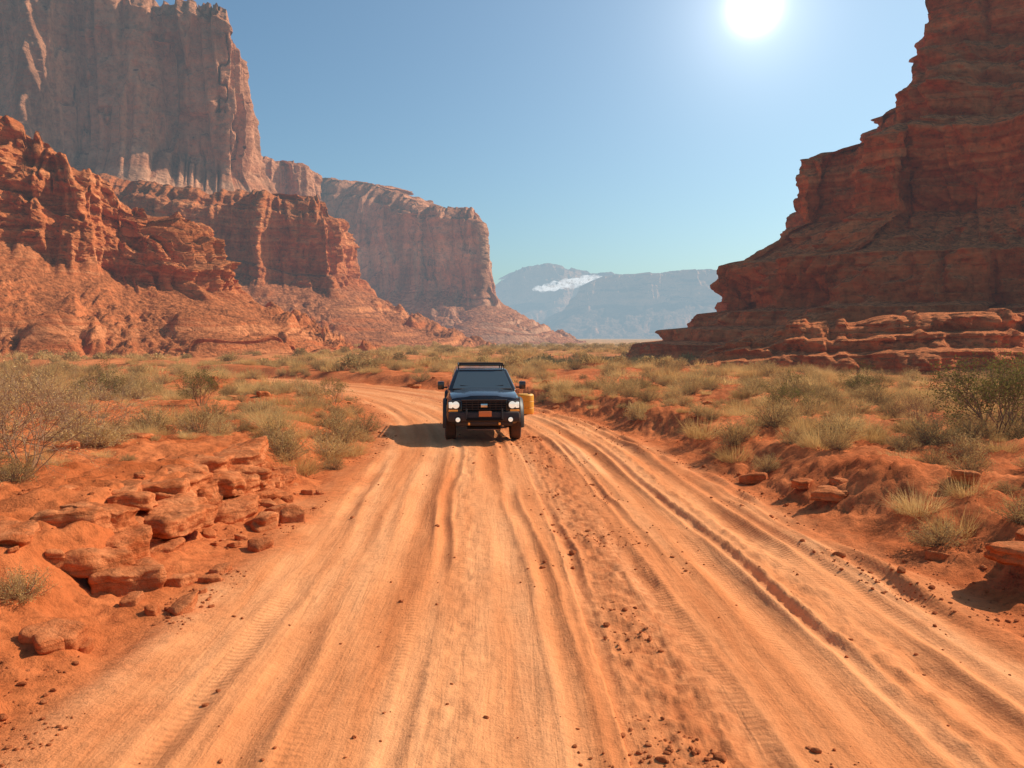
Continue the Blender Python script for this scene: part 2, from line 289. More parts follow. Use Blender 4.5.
def slab(cx,cy,cz,L,W,Hh,rot,seed,na=88,nv=32,layer=.3,tilt=.08):
    r=np.random.default_rng(seed);a=np.linspace(0,2*np.pi,na,endpoint=False);k=r.integers(4,7)
    pa=np.sort((np.arange(k)+r.uniform(-.3,.3,k))*2*np.pi/k);pd=r.uniform(.75,1.0,k)
    rad=np.full(na,9.)
    for x,dd in zip(pa,pd):
        c=np.cos(a-x);rad=np.minimum(rad,np.where(c>.15,dd/np.maximum(c,.15),9))
    rad=np.minimum(rad,1.35)
    rad=np.convolve(np.r_[rad[-1:],rad,rad[:1]],[.2,.6,.2],'valid')
    vv=np.sin(np.linspace(-1,1,nv)*np.pi/2);prof=(1-np.abs(vv)**10)**.45
    ring=prof[:,None]*rad[None,:]
    X=ring*np.cos(a)[None,:];Y=ring*np.sin(a)[None,:];Z=vv[:,None]+0*X
    X*=L/2;Y*=W/2;Z*=Hh/2
    s=seed*3.7;lay=np.tanh(4*noise(Z/(Hh*.26)+.5*noise(X*3,Y*3,seed=2),0*Z+s,seed=5))
    dn=1+.05*layer*2*lay+.17*fbm(X/.3+s,Y/.3,Z/.22,o=5,seed=seed,g=.55)
    X=X*dn;Y=Y*dn;Z=Z+.10*Hh*fbm(X/.2,Y/.2+s,o=4,seed=seed+3)+.18*Hh*noise(X/.5+s,Y/.5,seed=8)
    c,sn=math.cos(rot),math.sin(rot);X,Y=X*c-Y*sn,X*sn+Y*c
    tl=r.uniform(-tilt,tilt,2);Z=Z+X*tl[0]+Y*tl[1]
    V=np.stack([X+cx,Y+cy,Z+cz],-1).reshape(-1,3)
    i=np.arange(nv*na).reshape(nv,na);j=np.roll(i,-1,1)
    F=np.stack([i[:-1].ravel(),j[:-1].ravel(),j[1:].ravel(),i[1:].ravel()],1)
    return V,F
def join(lst):
    Vs=[];Fs=[];o=0
    for V,F in lst:
        Vs.append(V);Fs.append(F+o);o+=len(V)
    return np.concatenate(Vs),np.concatenate(Fs)
L=[];r=random.Random(5);k=0
for y in np.arange(7.6,13.8,.52):
    x0=float(rcx(y)-rhw(y))
    for (dx,zt,h,l,w) in ((-1.2,.26,.32,.85,.75),(-1.5,.48,.30,.95,.8),(-1.85,.68,.28,1.1,.9)):
        if r.random()<.15:continue
        k+=1;sc_=r.uniform(.6,1.15)
        L.append(slab(x0+dx+r.uniform(-.22,.28),y+r.uniform(-.25,.25),zt-h*.5+r.uniform(-.05,.04),l*sc_,w*sc_,h*r.uniform(.75,1.2),r.uniform(0,3),k,tilt=.12))
for i in range(40):
    y=r.uniform(6.,13.8);x=float(rcx(y)-rhw(y))-abs(r.gauss(.5,.4))-.1;s=r.choice((.08,.12,.16,.22,.34));L.append(slab(x,y,float(gz(x,y))+s*.12,s*1.3,s,s*.6,r.uniform(0,6),200+i,48,16,tilt=.3))
V,F=join(L);link(bpy.data.objects.new('sandstone_ledge',raw_mesh('sandstone_ledge',V,F,M_ST,True)))
L=[slab(5.25,7.95,.30,1.0,.75,.2,.3,50),slab(5.75,8.3,.38,.9,.7,.18,1,51)]
V,F=join(L);link(bpy.data.objects.new('sandstone_slab',raw_mesh('sandstone_slab',V,F,M_ST,True)))
L=[slab(4.75,11.6,.22,.8,.45,.16,.2,61),slab(5.1,12.0,.32,.6,.5,.14,1,62),slab(4.55,12.4,.2,.45,.3,.14,1,63)]
for i in range(110):
    sd=random.choice((-1,1));y=random.uniform(8,42);x=float(rcx(y))+sd*(float(rhw(y))+random.uniform(.6,7));s=.1+.4*random.random()**2
    L.append(slab(x,y,float(gz(x,y))+s*.08,s*1.2,s,s*.5,random.uniform(0,6),100+i,40,14,tilt=.25))
V,F=join(L);link(bpy.data.objects.new('sandstone_boulders',raw_mesh('sandstone_boulders',V,F,M_ST,True)))
# gravel
bm=bmesh.new();bmesh.ops.create_icosphere(bm,subdivisions=2,radius=1);IV=np.array([v.co[:] for v in bm.verts]);IF=np.array([[v.index for v in f.verts] for f in bm.faces]);bm.free()
N=13000;Ys=4.+30*rng.random(N)**1.8;k=rng.random(N)
U=np.where(k<.38,.6+rng.normal(0,.42,N),np.where(k<.66,-(rhw(Ys)+rng.exponential(.9,N)-.1),rhw(Ys)+rng.exponential(1.3,N)-.5))
U=np.where(k<.05,rng.uniform(-3.2,3.4,N),U)
Xs=rcx(Ys)+U;sz=np.exp(rng.normal(-4.85,.6,N));sz=np.clip(sz,.003,.05)*np.where(k<.38,.95,1.)
keep=(fbm(Xs/.5,Ys/.8,o=2,seed=61)>.0);Xs,Ys,sz=Xs[keep],Ys[keep],sz[keep];N=len(Xs)
Zs=gz(Xs,Ys)+sz*.3
A=rng.uniform(0,6.28,N);sx=rng.uniform(.8,1.5,N)*sz;sy=rng.uniform(.7,1.1,N)*sz;szz=rng.uniform(.45,.8,N)*sz
B=IV[None]*(1+.28*noise(IV[None,:,0]*1.3+np.arange(N)[:,None]*3.1,IV[None,:,1]*1.3,IV[None,:,2]*1.3,seed=4))[...,None]
bx,by,bz=B[...,0]*sx[:,None],B[...,1]*sy[:,None],B[...,2]*szz[:,None]
V=np.stack([bx*np.cos(A)[:,None]-by*np.sin(A)[:,None]+Xs[:,None],bx*np.sin(A)[:,None]+by*np.cos(A)[:,None]+Ys[:,None],bz+Zs[:,None]],-1).reshape(-1,3)
F=(IF[None]+(np.arange(N)*len(IV))[:,None,None]).reshape(-1,3)
link(bpy.data.objects.new('gravel',raw_mesh('gravel',V,F,M_GR,False)))
# ---------------------------------------------------------------- vegetation
def leaf_mat(name,c1,c2,c3,tr=.35,far=True):
    t=NT(name);oi=t.n('ShaderNodeObjectInfo');g=t.n('ShaderNodeNewGeometry')
    c=t.ramp(t.math('ADD',t.math('MULTIPLY',oi.outputs['Random'],.6),t.math('MULTIPLY',g.outputs['Random Per Island'],.4)),[(.1,c1),(.5,c2),(.9,c3)])
    d=t.n('ShaderNodeBsdfDiffuse');t.l(c,d.inputs[0]);tl=t.n('ShaderNodeBsdfTranslucent');t.l(c,tl.inputs[0]);m=t.n('ShaderNodeMixShader');m.inputs[0].default_value=tr
    t.l(d.outputs[0],m.inputs[1]);t.l(tl.outputs[0],m.inputs[2]);return t.out(painted_haze(t,m.outputs[0]))
M_STRAW=leaf_mat('dry_grass',(.54,.30,.10),(.70,.43,.155),(.80,.55,.23),.4)
M_SAGE=leaf_mat('sage_leaf',(.34,.215,.085),(.54,.34,.13),(.70,.46,.18),.3)
M_GREEN=leaf_mat('creosote_leaf',(.15,.125,.03),(.23,.19,.05),(.34,.265,.08),.35)
M_TWIG=leaf_mat('twig',(.24,.12,.07),(.34,.19,.11),(.44,.28,.16),0.)
def unit(a):return a/np.maximum(np.linalg.norm(a,axis=-1,keepdims=True),1e-6)
def blades(P,D,Ln,Wd,droop,r,nseg=3):
    n=len(P);side=unit(np.cross(D,r.normal(size=(n,3))));ts=np.linspace(0,1,nseg+1);rows=[]
    for tt in ts:
        c=P+D*(Ln*tt)[:,None];c[:,2]-=droop*Ln*tt**2.2
        w=(Wd*(1-.85*tt))[:,None];rows+=[c-side*w,c+side*w]
    V=np.stack(rows,1).reshape(-1,3);b=np.arange(n)[:,None]*(2*(nseg+1));F=[]
    for s in range(nseg):F.append(np.concatenate([b+2*s,b+2*s+1,b+2*s+3,b+2*s+2],1))
    return V,np.concatenate(F)
def leaves(P,r,ln,wd,up=.3):
    n=len(P);D=unit(r.normal(size=(n,3))+np.array([0,0,up]));S=unit(np.cross(D,r.normal(size=(n,3))));l=(ln*r.uniform(.6,1.3,n))[:,None];w=(wd*r.uniform(.7,1.2,n))[:,None]
    V=np.stack([P,P+D*l*.5+S*w,P+D*l,P+D*l*.5-S*w],1).reshape(-1,3);return V,np.arange(n*4).reshape(n,4)
def tubes(segs):
    a=np.array([s[0] for s in segs]);b=np.array([s[1] for s in segs]);ra=np.array([s[2] for s in segs]);rb=np.array([s[3] for s in segs]);n=len(a)
    d=unit(b-a);u=unit(np.cross(d,np.array([.3,.5,.81])));w=np.cross(d,u);R=[]
    for c,rr in ((a,ra),(b,rb)):
        for k in range(3):
            an=k*2.094;R.append(c+(u*math.cos(an)+w*math.sin(an))*rr[:,None])
    V=np.stack(R,1).reshape(-1,3);o=np.arange(n)[:,None]*6
    F=np.concatenate([np.concatenate([o+k,o+(k+1)%3,o+3+(k+1)%3,o+3+k],1) for k in range(3)]);return V,F
def multi(name,parts):
    V,F=join([p[:2] for p in parts]);m=raw_mesh(name,V,F,None,False);mi=np.concatenate([np.full(len(p[1]),i) for i,p in enumerate(parts)]).astype(np.int32)
    for p in parts:m.materials.append(p[2])
    m.polygons.foreach_set('material_index',mi);return m
def grass(seed,n=420,h=.5,sp=.22,w=.0028):
    r=np.random.default_rng(seed);th=r.uniform(0,6.28,n);rad=sp*np.sqrt(r.random(n));P=np.stack([rad*np.cos(th),rad*np.sin(th),0*th-.02],1)
    t2=th+r.normal(0,.5,n);ti=np.abs(r.normal(.5,.35,n)).clip(0,1.3);D=np.stack([np.cos(t2)*np.sin(ti),np.sin(t2)*np.sin(ti),np.cos(ti)],1)
    return blades(P,D,h*r.uniform(.5,1.15,n),np.full(n,w)*r.uniform(.6,1.5,n),r.uniform(0,.45,n),r)
def branchy(seed,H=1.2,n0=9,depth=4,spread=.6,r0=.014,jit=.35,kids=3):
    r=np.random.default_rng(seed);segs=[];tips=[]
    def rec(p,d,l,rad,dp):
        k=2
        for i in range(k):
            d=unit(d+r.normal(0,jit*.35,3)+np.array([0,0,.06]));q=p+d*l/k;segs.append((p,q,rad*(1-.3*i/k),rad*(1-.3*(i+1)/k)));p=q
            if dp<=2:tips.append((p,d))
        if dp==0:return
        for i in range(kids if dp>1 else 3):
            rec(p,unit(d+r.normal(0,jit*1.35,3)),l*r.uniform(.6,.9),rad*.6,dp-1)
    for i in range(n0):
        th=i*6.28/n0+r.uniform(-.4,.4);ti=r.uniform(.15,spread*1.5);rec(np.array([.04*math.cos(th),.04*math.sin(th),-.03]),np.array([math.cos(th)*math.sin(ti),math.sin(th)*math.sin(ti),math.cos(ti)]),H*r.uniform(.26,.38),r0*r.uniform(.6,1),depth)
    return segs,tips
def sage(seed,nl=3200,R=.45,Hh=.5,ln=.026,wd=.006,nst=80):
    r=np.random.default_rng(seed);segs=[];Pt=[]
    th=r.uniform(0,6.28,nst);ct=r.uniform(.05,1,nst);st=np.sqrt(1-ct**2);rr=r.uniform(.62,1.1,nst)
    tipp=np.stack([R*st*np.cos(th)*rr,R*st*np.sin(th)*rr,Hh*(.15+.85*ct)*rr],1)
    for i in range(nst):
        b=np.array([r.normal(0,.03),r.normal(0,.03),-.02]);m=b*.5+tipp[i]*.5+r.normal(0,.03,3);segs+=[(b,m,.006,.004),(m,tipp[i],.004,.0015)]
        n=nl//nst;tt=r.beta(2.5,1.1,n)[:,None];Pt.append(np.where(tt<.5,b+(m-b)*tt*2,m+(tipp[i]-m)*(tt*2-1))+r.normal(0,.032,(n,3)))
    Pt=np.concatenate(Pt);Pt[:,2]=np.maximum(Pt[:,2],.0)
    V1,F1=leaves(Pt,r,ln,wd,.9)
    n=nst*3;i=r.integers(0,nst,n);D=unit(unit(tipp[i])+r.normal(0,.3,(n,3))+np.array([0,0,.3]))
    V2,F2=blades(tipp[i]*.75,D,r.uniform(.08,.19,n)*R/.45,np.full(n,.0024),r.uniform(0,.3,n),r)
    V3,F3=tubes(segs);return [(V1,F1,M_SAGE),(V2,F2,M_STRAW),(V3,F3,M_TWIG)]
G=[];Sg=[];Fr=[]
for i in range(5):
    V,F=grass(i+1,560,.48,.27);V2,F2=grass(i+31,160,.3,.3);G.append(multi(f'grass_{i}',[(V,F,M_STRAW),(V2,F2,M_SAGE)]))
for i in range(6):Sg.append(multi(f'sage_{i}',sage(i+11)))
for i in range(3):
    V,F=blades(*(lambda r,n:(np.stack([r.normal(0,.2,n),r.normal(0,.2,n),0*r.random(n)],1),unit(np.stack([r.normal(0,.8,n),r.normal(0,.8,n),1+0*r.random(n)],1)),r.uniform(.2,.5,n),np.full(n,.014),np.zeros(n),r))(np.random.default_rng(i+70),150),nseg=2)
    Fr.append(multi(f'far_scrub_{i}',[(V,F,[M_STRAW,M_SAGE,M_STRAW][i])]))
    r_=np.random.default_rng(90+i);p=unit(r_.normal(size=(420,3)))*r_.uniform(.55,1,(420,1));p*=np.array([.45,.45,.5]);p[:,2]=np.abs(p[:,2])
    V,F=leaves(p,r_,.12,.03,.6);Fr.append(multi(f'far_scrub_b{i}',[(V,F,M_SAGE)]))
Bare=[]
for i in range(3):
    s,tp=branchy(200+i,1.3,13,4,.75,.011,.38,3);V,F=tubes(s);r_=np.random.default_rng(i);pp=np.array([p for p,d in tp]);pp=pp[r_.integers(0,len(pp),1800)]+r_.normal(0,.02,(1800,3));V2,F2=leaves(pp,r_,.03,.005)
    Bare.append(multi(f'bare_{i}',[(V,F,M_TWIG),(V2,F2,M_STRAW)]))
Cre=[]
for i in range(3):
    s,tp=branchy(300+i,1.5,8,4,.6,.018,.36,3);V,F=tubes(s);r_=np.random.default_rng(i);pp=np.array([p for p,d in tp]);pp=pp[r_.integers(0,len(pp),3800)]+r_.normal(0,.045,(3800,3));V2,F2=leaves(pp,r_,.045,.011)
    Cre.append(multi(f'creosote_{i}',[(V,F,M_TWIG),(V2,F2,M_GREEN)]))
def empty(n):
    e=bpy.data.objects.new(n,None);return link(e)
E_gr=empty('desert_scrub')
def place(me,x,y,s,parent=None,name='clump',sz=None):
    o=bpy.data.objects.new(name,me);o.location=(x,y,float(gz(x,y))-.02);o.rotation_euler=(random.uniform(-.08,.08),random.uniform(-.08,.08),random.uniform(0,6.28));o.scale=(s,s,s*(sz or random.uniform(.8,1.05)));link(o,parent);return o
for x,y,s in [(-3.85,14.1,1.25),(-4.2,14.6,1.2),(-3.7,15.8,1.25),(-3.5,16.8,1.2),(-3.8,17.6,1.3),(-4.6,15.2,1.1),(-4.9,16.4,1.2),(5.0,9.2,.85),(5.45,9.6,.95),(5.9,9.1,.8),(5.3,10.3,.9),(6.0,10.4,.8),
              (5.7,14.4,1.2),(6.2,14.9,1.25),(6.8,15.1,1.1),(5.9,17.8,1.6),(6.3,18.4,1.4),(7.9,15.6,1.0),(-4.3,19,1.2),(-5.,18.2,1.1)]:
    place(random.choice(G+Sg[:2]),x,y,s,E_gr)
for x,y,s in [(-4.15,6.6,.62),(-4.35,14.9,.9),(6.5,11.2,.8),(7.6,13.2,.9),(8.3,14.3,1.1),(9.2,14.2,1.2),(5.4,15.2,.9),(4.8,16.5,.7),(6.9,9.9,.7),(-6.6,12.8,1.1),(-7.3,13.5,1.2)]:
    place(random.choice(Sg),x,y,s,E_gr)
for nm,me,x,y,s in [('bare_bush',Bare[0],-6.2,10.1,1.05),('bare_bush',Bare[1],-7.2,10.9,1.3),('bare_bush',Bare[2],-7.2,13.2,1.0),('bare_bush',Bare[0],-8.6,13.4,1.1),('creosote_bush',Cre[0],8.9,14.6,1.1),('creosote_bush',Cre[1],9.7,15.4,1.15),('creosote_bush',Cre[2],7.6,21.5,.75),
                    ('creosote_bush',Cre[0],-9.8,25,.85),('creosote_bush',Cre[1],-5.8,26,.65),('creosote_bush',Cre[2],12.5,28,.8),('bare_bush',Bare[1],9.8,19,.8),('creosote_bush',Cre[2],-14,27,.9)]:
    place(me,x,y,s,None,nm,1.)
R=random.Random(12)
def clear(x,y,mg=.9):
    u=float(ru(x,y));return abs(u)>float(rhw(y))+mg+(.5 if u>0 else 0)
pts=[]
def scat(n,y0,y1,meshes,s0,s1,mg,gap,th=.25):
    k=0;tr=0
    while k<n and tr<n*10:
        tr+=1
        y=math.sqrt(R.uniform(y0*y0,y1*y1));x=R.uniform(-.85,.85)*y+0.5
        if not clear(x,y,mg):continue
        if y<14.3 and abs(x)<5.4:continue
        if float(fbm(np.array(x/3.5),np.array(y/4.5),o=2,seed=50))<R.uniform(-.8,th):continue
        if gap and any((x-a)**2+(y-b)**2<gap*gap for a,b in pts[-500:]):continue
        if gap:pts.append((x,y))
        place(R.choice(meshes),x,y,s0+(s1-s0)*R.random()**1.4,E_gr);k+=1
scat(70,7,16,Sg+G,.3,.9,1.5,.45)
scat(520,14,32,Sg*2+G*2,.45,1.4,.4,.5,.25)
scat(1300,26,62,Sg*2+G*2+Fr[0::2],.6,1.7,.3,.5,.25)
scat(2800,50,170,Fr+Fr[0::2],.8,2.,1,0,.3)
scat(2400,150,420,Fr,1.5,3.2,1,0)
# ---------------------------------------------------------------- truck
def simple(name,col,rough=.5,metal=0,spec=.5,coat=0,em=None,dust=0):
    t=NT(name);b=t.n('ShaderNodeBsdfPrincipled')
    if dust:
        g=t.n('ShaderNodeTexCoord');n=t.noise(g.outputs['Object'],5,6,.6);sp=t.n('ShaderNodeSeparateXYZ');t.l(g.outputs['Object'],sp.inputs[0])
        f=t.math('MULTIPLY',t.math('ADD',t.ramp(n,[(.45,0.),(.75,.5)]),t.ramp(sp.outputs[2],[(.2,.9),(.95,.1)])),dust,clamp=True)
        t.l(t.mix(f,col,(.40,.18,.09)),b.inputs[0]);t.l(t.math('MULTIPLY_ADD',f,.6,rough,clamp=True),b.inputs['Roughness'])
    else:
        b.inputs[0].default_value=(*col,1);b.inputs['Roughness'].default_value=rough
    b.inputs['Metallic'].default_value=metal;b.inputs['Specular IOR Level'].default_value=spec;b.inputs['Coat Weight'].default_value=coat
    if em:b.inputs['Emission Color'].default_value=(*em[0],1);b.inputs['Emission Strength'].default_value=em[1]
    return t.out(b.outputs[0])
P_BODY=simple('black_paint',(.010,.010,.011),.20,0,.5,.8,dust=.12);P_TRIM=simple('black_trim',(.016,.014,.013),.5,dust=.08);P_GLASS=simple('dark_glass',(.06,.075,.08),.04,0,1.,.8)
P_CHR=simple('chrome',(.6,.6,.6),.2,1);P_TYRE=simple('tyre_rubber',(.022,.021,.02),.85,dust=.25);P_RIM=simple('alloy_rim',(.25,.25,.26),.35,.9,dust=.2)
P_LAMP=simple('headlamp_glass',(.75,.74,.70),.12,.2,.8,1,em=((1,.88,.68),.55));P_AMB=simple('amber_lens',(.8,.25,.03),.2,em=((1,.3,.05),.3));P_PLATE=simple('license_plate_face',(.75,.22,.06),.5);P_REDL=simple('tail_lens',(.4,.01,.01),.2);P_DARK=simple('grille_void',(.004,.004,.004),.9)
TR=empty('pickup_suv_truck')
def tobj(n,me):
    return link(bpy.data.objects.new(n,me),TR)
def finish(bm,n,mat,bev=0,seg=2):
    if bev:bmesh.ops.bevel(bm,geom=bm.edges[:],offset=bev,segments=seg,affect='EDGES',profile=.5,clamp_overlap=True)
    bmesh.ops.recalc_face_normals(bm,faces=bm.faces[:]);m=bpy.data.meshes.new(n);bm.to_mesh(m);bm.free();m.materials.append(mat)
    for p in m.polygons:p.use_smooth=True
    try:m.set_sharp_from_angle(angle=math.radians(35))
    except Exception:pass
    return tobj(n,m)
def box(n,c,s,mat,bev=.01,rot=(0,0,0),taper=None):
    bm=bmesh.new();bmesh.ops.create_cube(bm,size=1)
    for v in bm.verts:
        if taper and v.co.z>0:v.co.x*=taper[0];v.co.y*=taper[1]
        v.co=Vector((v.co.x*s[0],v.co.y*s[1],v.co.z*s[2]))
    o=finish(bm,n,mat,min(bev,min(s)*.45));o.location=c;o.rotation_euler=rot;return o
def cyl(n,c,r,d,mat,axis='X',seg=32,bev=.006,r2=None):
    bm=bmesh.new();bmesh.ops.create_cone(bm,cap_ends=True,segments=seg,radius1=r,radius2=r if r2 is None else r2,depth=d)
    M={'X':Matrix.Rotation(math.pi/2,4,'Y'),'Y':Matrix.Rotation(math.pi/2,4,'X'),'Z':Matrix.Identity(4)}[axis];bmesh.ops.transform(bm,matrix=M,verts=bm.verts)
    o=finish(bm,n,mat,bev,2);o.location=c;return o
def rod(n,a,b,r,mat):
    a=Vector(a);b=Vector(b);bm=bmesh.new();bmesh.ops.create_cone(bm,cap_ends=True,segments=10,radius1=r,radius2=r,depth=(b-a).length)
    q=(b-a).to_track_quat('Z','Y').to_matrix().to_4x4();bmesh.ops.transform(bm,matrix=Matrix.Translation((a+b)/2)@q,verts=bm.verts);return finish(bm,n,mat)
secs=[(.06,.80,.52,1.02),(.12,.86,.48,1.10),(.30,.90,.46,1.155),(.8,.92,.45,1.19),(1.35,.925,.45,1.22),(1.6,.925,.45,1.20),(3.0,.925,.45,1.20),(4.3,.92,.45,1.19),(4.62,.90,.48,1.17),(4.72,.86,.52,1.12)]
bm=bmesh.new();rings=[]
for y,w,zb,zt in secs:
    hp=[(w-.12,zb),(w-.02,zb+.06),(w,zb+.2),(w-.005,zt-.30),(w-.035,zt-.16),(w-.05,zt-.10),(w-.11,zt-.025),(w-.22,zt),(w*.5,zt+.018),(w*.36,zt+(.045 if y<1.5 else .018)),(0,zt+(.05 if y<1.5 else .02))]
    full=hp+[(-x,z) for x,z in hp[-2::-1]];rings.append([bm.verts.new((x,y,z)) for x,z in full])
for a,b in zip(rings,rings[1:]):
    for i in range(len(a)):j=(i+1)%len(a);bm.faces.new((a[i],a[j],b[j],b[i]))
bm.faces.new(rings[0]);bm.faces.new(rings[-1][::-1])
body=finish(bm,'body',P_BODY)
cut=[]
for wy in (.92,3.75):
    for sx in (-1,1):
        c=cyl('cutter',(sx*.95,wy,.47),.50,.62,P_DARK,'X',40,0);c.parent=None;cut.append(c)
bpy.context.view_layer.update()
for c in cut:
    md=body.modifiers.new('b','BOOLEAN');md.operation='DIFFERENCE';md.object=c;md.solver='EXACT'
dg=bpy.context.evaluated_depsgraph_get();me=bpy.data.meshes.new_from_object(body.evaluated_get(dg));body.modifiers.clear();body.data=me
for c in cut:bpy.data.objects.remove(c)
B=[(-.87,1.42,1.19),(.87,1.42,1.19),(.87,4.62,1.18),(-.87,4.62,1.18)];Tt=[(-.66,2.10,1.70),(.66,2.10,1.70),(.68,4.40,1.70),(-.68,4.40,1.70)]
bm=bmesh.new();vb=[bm.verts.new(p) for p in B];vt=[bm.verts.new(p) for p in Tt];bm.faces.new(vb[::-1]);bm.faces.new(vt)
for i in range(4):j=(i+1)%4;bm.faces.new((vb[i],vb[j],vt[j],vt[i]))
finish(bm,'cabin',P_BODY,.035,3)
def panel(n,q,u0,u1,v0,v1,off,mat,u0t=None,u1t=None):
    a,b,c,d=[Vector(p) for p in q];nm=(b-a).cross(d-a).normalized()
    f=lambda u,v:(a*(1-u)+b*u)*(1-v)+(d*(1-u)+c*u)*v
    u0t=u0 if u0t is None else u0t;u1t=u1 if u1t is None else u1t
    bm=bmesh.new();o=[f(u0,v0),f(u1,v0),f(u1t,v1),f(u0t,v1)];lo=[bm.verts.new(p-nm*.01) for p in o];hi=[bm.verts.new(p+nm*off) for p in o]
    bm.faces.new(hi);bm.faces.new(lo[::-1])
    for i in range(4):j=(i+1)%4;bm.faces.new((lo[i],lo[j],hi[j],hi[i]))
    finish(bm,n,mat,.004,1)
panel('windshield',[B[0],B[1],Tt[1],Tt[0]],.06,.94,.08,.90,.006,P_GLASS)
for sx,q in ((1,[B[1],B[2],Tt[2],Tt[1]]),(-1,[B[3],B[0],Tt[0],Tt[3]])):
    for k,(a,b,c,d) in enumerate([(.07,.36,.10,.36),(.385,.64,.385,.64),(.67,.95,.67,.93)]):
        if sx<0:a,b,c,d=1-b,1-a,1-d,1-c
        panel(f'side_window_{k}',q,a,b,.14,.86,.006,P_GLASS,c,d)
panel('rear_window',[B[2],B[3],Tt[3],Tt[2]],.1,.9,.15,.85,.006,P_GLASS)
for sx in (-1,1):
    for wy in (.92,3.75):
        bm=bmesh.new();n=20;rr=[]
        for i in range(n+1):
            a=math.radians(-12+204*i/n);rr.append([bm.verts.new((sx*x,wy+r*math.cos(a),.47+r*math.sin(a))) for x,r in ((.90,.495),(.985,.50),(.985,.535),(.965,.565),(.90,.60))])
        for p,q in zip(rr,rr[1:]):
            for i in range(4):bm.faces.new((p[i],p[i+1],q[i+1],q[i]))
        finish(bm,'fender_flare',P_TRIM)
        pr=[(-.13,.24),(-.135,.30),(-.13,.36),(-.115,.395),(-.09,.408),(.09,.408),(.115,.395),(.13,.36),(.135,.30),(.13,.24)]
        bm=bmesh.new();n=72;rr=[]
        for i in range(n):
            a=i*2*math.pi/n;k=.012 if i%3==0 else 0;rr.append([bm.verts.new((x,(r-(k if r>.38 else 0))*math.cos(a),(r-(k if r>.38 else 0))*math.sin(a))) for x,r in pr])
        for i in range(n):
            p,q=rr[i],rr[(i+1)%n]
            for j in range(len(pr)-1):bm.faces.new((p[j],p[j+1],q[j+1],q[j]))
        o=finish(bm,'tyre',P_TYRE);o.location=(sx*.80,wy,.408)
        cyl('rim',(sx*.80,wy,.408),.235,.2,P_DARK)
        cyl('hub',(sx*.91,wy,.408),.07,.05,P_RIM)
        for k in range(6):
            a=k*math.pi/3;o=box('spoke',(sx*.905,wy+.14*math.cos(a),.408+.14*math.sin(a)),(.03,.2,.05),P_RIM,.008,(a,0,0))
    box('wheel_liner',(sx*.58,.92,.7),(.06,.9,.4),P_DARK);box('wheel_liner',(sx*.58,3.75,.7),(.06,.9,.4),P_DARK)
    box('mirror_arm',(sx*.96,1.72,1.25),(.16,.05,.04),P_TRIM);box('mirror',(sx*1.05,1.72,1.30),(.17,.10,.21),P_BODY,.03)
    box('headlamp_housing',(sx*.70,.09,.93),(.30,.12,.21),P_TRIM,.03,(0,0,sx*.18));cyl('headlamp',(sx*.67,.025,.935),.085,.05,P_LAMP,'Y');box('headlamp_lens',(sx*.79,.055,.93),(.09,.05,.15),P_LAMP,.015,(0,0,sx*.35))
    box('turn_signal',(sx*.73,.035,.80),(.22,.05,.045),P_AMB,.01);cyl('fog_lamp',(sx*.62,-.135,.60),.055,.04,P_LAMP,'Y');cyl('fog_bezel',(sx*.62,-.125,.60),.075,.04,P_DARK,'Y')
    box('tail_lamp',(sx*.84,4.70,.98),(.12,.06,.32),P_REDL,.02);box('rocker_step',(sx*.93,2.34,.42),(.14,1.8,.05),P_TRIM,.02)
    for k in (2.05,3.05):box('door_seam',(sx*.9235,k,.85),(.006,.012,.62),P_DARK,.001)
    for k in (2.75,3.25):box('door_handle',(sx*.935,k,1.0),(.03,.16,.03),P_TRIM,.01)
    rod('rack_rail',(sx*.60,2.2,1.80),(sx*.60,4.3,1.80),.018,P_TRIM)
    for k in (2.25,3.2,4.25):rod('rack_post',(sx*.60,k,1.68),(sx*.60,k,1.80),.016,P_TRIM)
    box('wiper',(sx*.3,1.56,1.29),(.5,.015,.012),P_TRIM,.003,(0,-.08*sx,0)) ; box('tow_hook',(sx*.36,-.12,.50),(.05,.08,.06),P_AMB,.015)
for k in np.linspace(2.2,4.3,7):rod('rack_bar',(-.60,k,1.80),(.60,k,1.80),.014,P_TRIM)
rod('rack_front_hoop',(-.56,2.12,1.85),(.56,2.12,1.85),.02,P_TRIM)
for x in (-.56,.56):rod('rack_hoop_post',(x,2.12,1.85),(x,2.2,1.79),.018,P_TRIM)
box('grille_void',(0,.05,.92),(1.06,.06,.26),P_DARK,.02)
for k in range(4):box('grille_bar',(0,.015,.83+.058*k),(1.02,.03,.018),P_TRIM,.006)
for k in range(7):box('grille_post',(-.42+.14*k,.02,.92),(.014,.02,.22),P_TRIM,.004)
box('grille_surround',(0,.02,1.045),(1.1,.05,.03),P_TRIM,.012);box('grille_badge',(0,-.005,.92),(.16,.02,.09),P_CHR,.02)
box('front_bumper',(0,0,.66),(1.72,.26,.24),P_TRIM,.05,taper=(.97,.8));box('bumper_lower',(0,.05,.50),(1.35,.22,.12),P_TRIM,.03);box('bumper_intake',(0,-.128,.61),(.85,.02,.07),P_DARK,.005)
box('skid_plate',(0,.2,.42),(.8,.35,.03),P_RIM,.01,(.5,0,0));box('license_plate',(.02,-.15,.735),(.30,.02,.13),P_PLATE,.006)
for sx in (-1,1):rod('bull_bar_side',(sx*.42,-.16,.62),(sx*.42,-.12,.86),.022,P_TRIM)
box('rear_bumper',(0,4.78,.62),(1.7,.2,.2),P_TRIM,.04)
box('axle_block',(0,.92,.42),(1.2,.12,.12),P_DARK,.03);box('underbody',(0,2.4,.48),(1.1,4.0,.14),P_DARK,.03);box('cowl',(0,1.47,1.225),(1.5,.16,.03),P_TRIM,.01)
